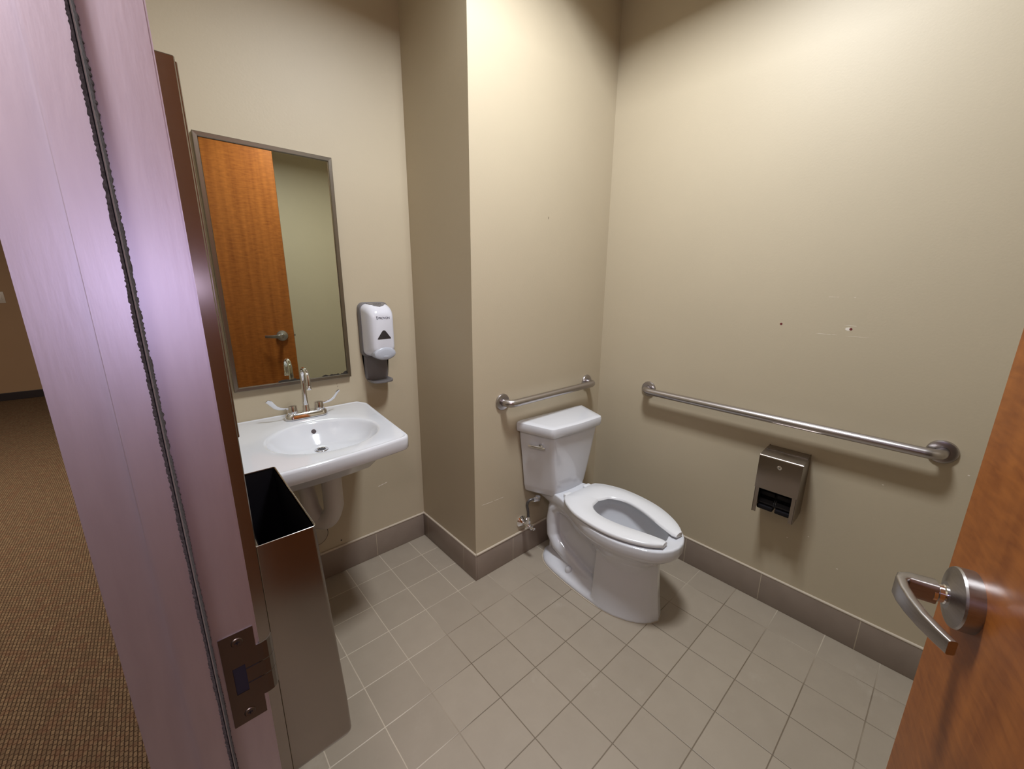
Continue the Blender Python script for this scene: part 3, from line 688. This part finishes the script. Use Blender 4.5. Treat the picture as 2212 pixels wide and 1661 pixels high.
# ------------------------------------------------------------------ toilet
TX, TY = 0.597, -0.352
to_ = empty('toilet', (TX, TY, 0), 'white two-piece toilet with open-front seat between the grab bars', 'toilet', math.radians(-3.6))
def evalmesh(o):
    dg = bpy.context.evaluated_depsgraph_get(); dg.update()
    return bpy.data.meshes.new_from_object(o.evaluated_get(dg))
RIM = [(.02, .090), (.10, .098), (.18, .107), (.25, .124), (.32, .150), (.40, .177), (.47, .186), (.55, .181), (.62, .163), (.68, .135), (.72, .108), (.75, .072), (.765, .036)]
def outline(tab, dend, n=28, f=smooth_tab, d0=None):
    """closed symmetric outline from half-width table; returns list of (u,d)"""
    d0 = tab[0][0] if d0 is None else d0
    ds = [d0+(tab[-1][0]-d0)*(1-(1-i/n)**1.4) for i in range(n+1)]
    R = [(f(tab, d), d) for d in ds]
    tip = [(0.0, dend)]
    return R+tip+[(-u, d) for u, d in R[::-1]]
rim = outline(RIM, .770)
def sc(o, su, sd, c, z, du=0):
    return [((u*su), -(c+(d-c)*sd), z) for u, d in o]
parts = bmesh.new()
loft(parts, [sc(rim, 1, 1, .45, .398), sc(rim, 1.0, 1.0, .45, .392), sc(rim, 1.01, 1.004, .45, .375), sc(rim, 1.0, 1.0, .45, .352), sc(rim, .96, .975, .45, .338), sc(rim, .86, .84, .52, .315), sc(rim, .72, .585, .56, .27), sc(rim, .62, .48, .57, .21), sc(rim, .55, .413, .582, .15), sc(rim, .5, .36, .598, .10)])
# front column
COLT = [(.455, .146), (.50, .150), (.57, .135), (.63, .106), (.68, .066), (.70, .036)]
colo = outline(COLT, .712, 14)
loft(parts, [[(u*s1, -(.455+(d-.455)*s2+o2), z) for u, d in colo] for z, s1, s2, o2 in ((.34, .82, .89, .0), (.30, .83, .89, 0), (.20, .89, .92, 0), (.10, .95, .96, 0), (.03, 1.0, 1.0, 0), (.006, 1.02, 1.012, 0), (0.0, 1.02, 1.012, 0))])
# foot flange
FT = [(.055, .060), (.09, .108), (.14, .138), (.22, .152), (.33, .157), (.42, .156), (.50, .150), (.57, .134), (.63, .104), (.68, .063), (.70, .034)]
fo = outline(FT, .712, 26)
loft(parts, [[(u, -d, 0.0) for u, d in fo], [(u, -d, .014) for u, d in fo], [(u*.95, -(.38+(d-.38)*.975), .024) for u, d in fo], [(u*.74, -(.38+(d-.38)*.93), .042) for u, d in fo], [(u*.58, -(.38+(d-.38)*.86), .060) for u, d in fo]])
# core between trapway tubes
cs = rpoly([(.085, .03), (.50, .03), (.50, .35), (.20, .36), (.11, .34), (.085, .29)], .02, 4)
prism(parts, cs, -.060, .060, lambda a, b, c: (c, -a, b))
for s in (-1, 1):
    tube(parts, [(s*.060, -.36, .33), (s*.060, -.25, .338), (s*.060, -.17, .330), (s*.062, -.130, .295), (s*.064, -.122, .22), (s*.064, -.130, .15), (s*.066, -.17, .105), (s*.070, -.24, .078), (s*.074, -.32, .055), (s*.076, -.42, .035)], [.05, .046, .042, .040, .040, .042, .042, .036, .030, .026], 18)
bo = mk('tmp_bowl', parts, M_porc)
rm = bo.modifiers.new('r', 'REMESH'); rm.mode = 'VOXEL'; rm.voxel_size = .0042; rm.use_smooth_shade = True
sm = bo.modifiers.new('s', 'SMOOTH'); sm.factor = .5; sm.iterations = 7
me1 = evalmesh(bo)
bo1 = bpy.data.objects.new('tmp1', me1); COL.objects.link(bo1)
cut = bmesh.new()
INR = [(.335, .040), (.37, .082), (.43, .112), (.50, .122), (.57, .114), (.63, .093), (.68, .062), (.70, .036)]
ino = outline(INR, .712, 22)
def iz(s1, s2, c, z): return [(u*s1, -(c+(d-c)*s2), z) for u, d in ino]
loft(cut, [iz(1, 1, .5, .45), iz(1, 1, .5, .392), iz(1.04, 1.03, .5, .380), iz(1.03, 1.02, .5, .345), iz(.93, .93, .49, .30), iz(.76, .78, .47, .25), iz(.58, .6, .44, .205), iz(.40, .42, .42, .175), iz(.22, .22, .41, .160)])
co_ = mk('tmp_cut', cut, M_porc)
bl = bo1.modifiers.new('b', 'BOOLEAN'); bl.operation = 'DIFFERENCE'; bl.object = co_; bl.solver = 'EXACT'
me2 = evalmesh(bo1); me2.name = 'bowl'
for o_ in (bo, bo1, co_): bpy.data.objects.remove(o_)
bowl = bpy.data.objects.new('bowl', me2); COL.objects.link(bowl); bowl.parent = to_
me2.materials.clear(); me2.materials.append(M_porc)
for p in me2.polygons: p.use_smooth = True; p.material_index = 0
me2.set_sharp_from_angle(angle=math.radians(55))
bm = bmesh.new(); loft(bm, [iz(.60, .62, .445, .212), iz(.605, .625, .445, .216)]); mk('water', bm, M_water, to_, True)
bm = bmesh.new(); lathe(bm, [(.0001, -.02), (.0185, -.02), (.0185, .008), (.0165, .016), (.009, .0225), (.0001, .0245)], (-.113, -.285, .036), (0, 0, 1), 24); mk('bolt_cap', bm, M_porc, to_, True, 60)
bm = bmesh.new(); lathe(bm, [(.0001, -.02), (.0185, -.02), (.0185, .008), (.0165, .016), (.009, .0225), (.0001, .0245)], (.113, -.285, .036), (0, 0, 1), 24); mk('bolt_cap', bm, M_porc, to_, True, 60)
bm = bmesh.new()
loft(bm, [[(u*1.02, -(.38+(d-.38)*1.012), z_) for u, d in fo] for z_ in (.0, .0035)]); mk('caulk_bead', bm, M_caulk, to_)
# seat: U-shaped, open to the front
SOUT = [(.232, .112), (.262, .138), (.30, .158), (.35, .176), (.41, .185), (.48, .186), (.55, .178), (.61, .160), (.66, .136), (.70, .110), (.728, .082), (.742, .062)]
SIN = [(.352, .0), (.356, .030), (.370, .058), (.40, .080), (.44, .093), (.49, .093), (.55, .081), (.61, .061), (.66, .044), (.70, .033), (.722, .028), (.730, .030)]
def seat_pts():
    n = 26; half = []
    # from the front tip round to the back centre
    for i in range(n+1):
        t = i/n
        do = .742+(.232-.742)*(t**.9) ; di = .730+(.352-.730)*min(1, t*1.0)
        half.append(((smooth_tab(SOUT, do), do), (max(0, smooth_tab(SIN, di)), di)))
    half[0] = ((.072, .737), (.033, .733))
    back = [((x, .232-.006*(1-(x/.112)**2)), (0.0 if False else .352*0, .352)) for x in (.112,)]
    return half
hp = seat_pts()
# back bar: outer runs straight across, inner stays at the opening's back
sec_l = [((-o[0], o[1]), (-i_[0], i_[1])) for o, i_ in hp]
mid = [((x, .2285), (x*.0, .352)) for x in (-.098, -.075, -.03, .03, .075, .098)]
rail = sec_l + mid + [((-o[0], o[1]), (-i_[0], i_[1])) for o, i_ in sec_l[::-1]]
def seatsec(o, i_, e=1.0):
    o = Vector((o[0], -o[1], 0)); i_ = Vector((i_[0], -i_[1], 0)); d = (i_-o); Ls = d.length; d.normalize()
    zt, zb = .423, .404; out = []
    for a, z in ((.0015, zb+.004), (.0, .412), (.002, zt-.004), (.007, zt), (Ls*.5, zt+.0008), (Ls-min(.012, Ls*.3), zt-.001), (Ls-min(.004, Ls*.1), zt-.005), (Ls, .411), (Ls-min(.004, Ls*.1), zb+.001), (Ls*.5, zb), (.006, zb)):
        out.append(o+d*a+Vector((0, 0, z)))
    return out
bm = bmesh.new(); loft(bm, [seatsec(o, i_) for o, i_ in rail]); mk('seat', bm, M_seat, to_, True, 50)
for s in (-1, 1):
    bm = bmesh.new(); box(bm, s*.07-.022, s*.07+.022, -.238, -.206, .396, .418, .006, 3); mk('seat_hinge', bm, M_seat, to_, True, 50)
# tank
def tsec(b, f, D, z, r=.022, d0=.012):
    pts = [(b, d0), (f, D), (0, D+.010), (-f, D), (-b, d0)]
    return [(u, -d, z) for u, d in rpoly(pts, [.008, r, .06, r, .008], 5)]
bm = bmesh.new()
loft(bm, [tsec(.120, .070, .130, .366), tsec(.160, .092, .155, .372), tsec(.176, .101, .163, .385), tsec(.184, .108, .168, .42), tsec(.192, .122, .175, .50), tsec(.202, .138, .181, .59), tsec(.213, .152, .187, .68), tsec(.218, .158, .190, .735)])
tk = mk('tank', bm, M_porc, to_, True, 40)
bm = bmesh.new()
loft(bm, [tsec(.225, .163, .196, .716), tsec(.233, .170, .203, .720), tsec(.2365, .1735, .2065, .729), tsec(.237, .174, .207, .755), tsec(.234, .172, .204, .7635), tsec(.226, .166, .197, .767), tsec(.20, .15, .18, .7685)])
mk('tank_lid', bm, M_porc, to_, True, 40)
# flush lever on the left chamfer
a0 = Vector((-.207, -.012, .66)); b0 = Vector((-.147, -.184, .66)); dl = (b0-a0).normalized(); nl = Vector((dl.y, -dl.x, 0)); nl = nl if nl.x < 0 else -nl
ctr = a0+dl*.118+nl*.004
bm = bmesh.new(); lathe(bm, [(.0001, 0), (.013, 0), (.013, .008), (.010, .013), (.0001, .015)], ctr, nl, 24); fh = mk('flush_lever', bm, M_chrome, to_, True, 30)
bm = bmesh.new(); tube(bm, [ctr+nl*.015-dl*.060+Vector((0, 0, -.004)), ctr+nl*.016-dl*.03+Vector((0, 0, -.003)), ctr+nl*.016+Vector((0, 0, -.002)), ctr+nl*.015+dl*.030+Vector((0, 0, -.002))], [.0065, .0065, .0070, .0060], 14); mk('lever_arm', bm, M_chrome, fh, True, 50)

# ------------------------------------------------------------------ water supply valve
VX, VZ = .407, .200
vv = empty('supply_valve', (VX, YT, VZ), 'chrome angle stop valve with braided hose left of the toilet base', 'valve')
bm = bmesh.new(); lathe(bm, [(.0001, 0), (.031, 0), (.031, .003), (.026, .009), (.015, .020), (.012, .022), (.0001, .022)], (0, 0, 0), (0, -1, 0), 32); mk('escutcheon', bm, M_chrome, vv, True, 30)
bm = bmesh.new()
tube(bm, [(0, -.01, 0), (0, -.050, 0)], .0085, 16); lathe(bm, [(.0001, 0), (.012, 0), (.0135, .003), (.0135, .022), (.011, .025), (.0001, .025)], (0, -.040, 0), (0, -1, 0), 20)
lathe(bm, [(.0001, 0), (.0095, 0), (.0095, .018), (.012, .018), (.012, .030), (.0001, .030)], (0, -.053, .0), (0, 0, 1), 6)
mk('valve_body', bm, M_chrome, vv, True, 30)
bm = bmesh.new(); lathe(bm, [(.0001, 0), (.006, 0), (.006, .010), (.0115, .011), (.0115, .018), (.0075, .020), (.0075, .034), (.006, .036), (.0001, .033)], (0, -.064, 0), (0, -1, 0), 20); mk('valve_knob', bm, M_chrome, vv, True, 30)
bm = bmesh.new(); tube(bm, [(0, -.053, .03), (0, -.053, .05)] + arc((0, -.053, .05), (-.001, -.054, .085), (-.012, -.058, .108), 6) + arc((-.012, -.058, .108), (-.030, -.066, .145), (-.012, -.072, .158), 6)[1:]+arc((-.012, -.072, .158), (.0, -.078, .165), (.014, -.082, .156), 4)[1:], .0068, 14)
mk('braided_hose', bm, M_hose, vv, True, 60)
bm = bmesh.new(); lathe(bm, [(.0001, 0), (.010, 0), (.010, .022), (.0001, .022)], (0, -.053, .030), (0, 0, 1), 8); mk('hose_nut', bm, M_chrome, vv, True, 30)
bm = bmesh.new(); lathe(bm, [(.0001, 0), (.011, .0), (.012, .012), (.012, .030), (.0001, .030)], (.006, -.080, .158), (.93, -.1, -.15), 8); lathe(bm, [(.0001, 0), (.013, .0), (.013, .022), (.009, .024), (.0001, .026)], (.036, -.084, .168), (0, 0, -1), 8)
mk('tank_coupling', bm, M_chrome, vv, True, 30)

# ------------------------------------------------------------------ cleanout cover on the wall under the sink
pc = empty('cleanout_cover', (-.462, YS, .247), 'round painted wall cover plate under the sink behind the bin', 'wall plate')
bm = bmesh.new(); lathe(bm, [(.0001, 0), (.052, 0), (.052, .002), (.050, .0035), (.0001, .0045)], (0, 0, 0), (0, -1, 0), 40); mk('cover_disc', bm, simple('plate_beige', (.40, .345, .27), .4), pc, True, 30)
bm = bmesh.new(); tube(bm, [(.0525*math.cos(2*PI*k/48), -.0015, .0525*math.sin(2*PI*k/48)) for k in range(49)], .0016, 6, caps=False); mk('cover_ring', bm, simple('ring_dark', (.06, .05, .045), .5), pc, True)

# ------------------------------------------------------------------ light switch in the hall
ls = empty('light_switch', (-2.205, 5.88, 1.23), 'white rocker light switch on the far hallway wall', 'light switch')
bm = bmesh.new(); box(bm, -.046, .046, -.006, 0, -.066, .066, .003); mk('switch_plate', bm, simple('switch_white', (.55, .53, .50), .4), ls, True)
bm = bmesh.new(); box(bm, -.017, .022, -.011, -.005, -.034, .034, .002); mk('rocker', bm, simple('rocker_white', (.62, .61, .60), .35), ls, True)

# ------------------------------------------------------------------ marks and damage on the walls (belong to their wall)
def mark(wall, name, pts, thick, axis, mat, v):
    """thin sliver of chipped paint: pts in the wall plane"""
    bm = bmesh.new()
    f = (lambda a, b, c: (v-c, a, b)) if axis == 'x' else (lambda a, b, c: (a, v-c, b))
    prism(bm, pts, -.0002, thick, f); return mk(name, bm, mat, wall)
def streak(y0, z0, y1, z1, h, n=9):
    top, bot = [], []
    for i in range(n):
        t = i/(n-1); hh_ = h*(.3+.7*random.random())*(1 if 0 < i < n-1 else .2)
        top.append((y0+(y1-y0)*t, z0+(z1-z0)*t+hh_/2)); bot.append((y0+(y1-y0)*t, z0+(z1-z0)*t-hh_/2))
    return top+bot[::-1]
mark(wall_right, 'paint_scratch', streak(-1.352, 1.3755, -1.385, 1.3755, .0016), .0003, 'x', M_chip, XR)
mark(wall_right, 'paint_scratch', streak(-1.427, 1.3755, -1.433, 1.3750, .0018, 4), .0003, 'x', M_chip, XR)
mark(wall_right, 'paint_scratch', streak(-1.415, 1.275, -1.452, 1.274, .0016), .0003, 'x', M_chip, XR)
mark(wall_right, 'paint_scratch', streak(-1.336, 1.238, -1.400, 1.237, .0014), .0003, 'x', M_chip, XR)
mark(wall_right, 'paint_scratch', streak(-1.425, 1.236, -1.492, 1.236, .0010), .0003, 'x', M_chip, XR)
for y_, z_ in ((-1.215, 1.265), (-1.437, 1.262)):
    bm = bmesh.new(); lathe(bm, [(.0001, 0), (.0048, 0), (.0042, .0006), (.002, .0004), (.0001, .0002)], (XR, y_, z_), (-1, 0, 0), 14); mk('wall_anchor', bm, M_red, wall_right, True)
mark(wall_right, 'paint_chip', [(-1.430+.010*math.cos(a), 1.262+.006*math.sin(a)) for a in [k*PI/4 for k in range(8)]], .0002, 'x', M_chip, XR)
for y_, z_ in ((-1.62, .71), (-1.81, .82), (-1.44, .40), (-1.37, .36), (-1.55, .31)): mark(wall_right, 'paint_chip', [(y_+.003*math.cos(a), z_+.002*math.sin(a)) for a in [k*PI/3 for k in range(6)]], .0002, 'x', M_chip, XR)
mark(wall_sink, 'paint_chip', streak(-.145, .392, -.095, .401, .006), .0003, 'y', M_chip, YS)
mark(wall_toilet, 'paint_scratch', streak(.150, .392, .215, .388, .0028), .0003, 'y', M_chip, YT)
mark(wall_toilet, 'paint_scratch', streak(.225, .388, .285, .386, .0018), .0003, 'y', M_chip, YT)
mark(wall_toilet, 'wall_nick', [(.554, 1.718), (.557, 1.716), (.555, 1.706), (.553, 1.712)], .0003, 'y', M_brownm, YT)
mark(wall_sink, 'wall_nick', streak(-.300, .962, -.296, .968, .004, 4), .0003, 'y', M_brownm, YS)
mark(wall_sink, 'wall_nick', streak(-.298, .950, -.294, .956, .004, 4), .0003, 'y', M_brownm, YS)
mark(wall_sink, 'wall_nick', [(-.352+.004*math.cos(a), .171+.004*math.sin(a)) for a in [k*PI/3 for k in range(6)]], .0003, 'y', M_dark, YS)
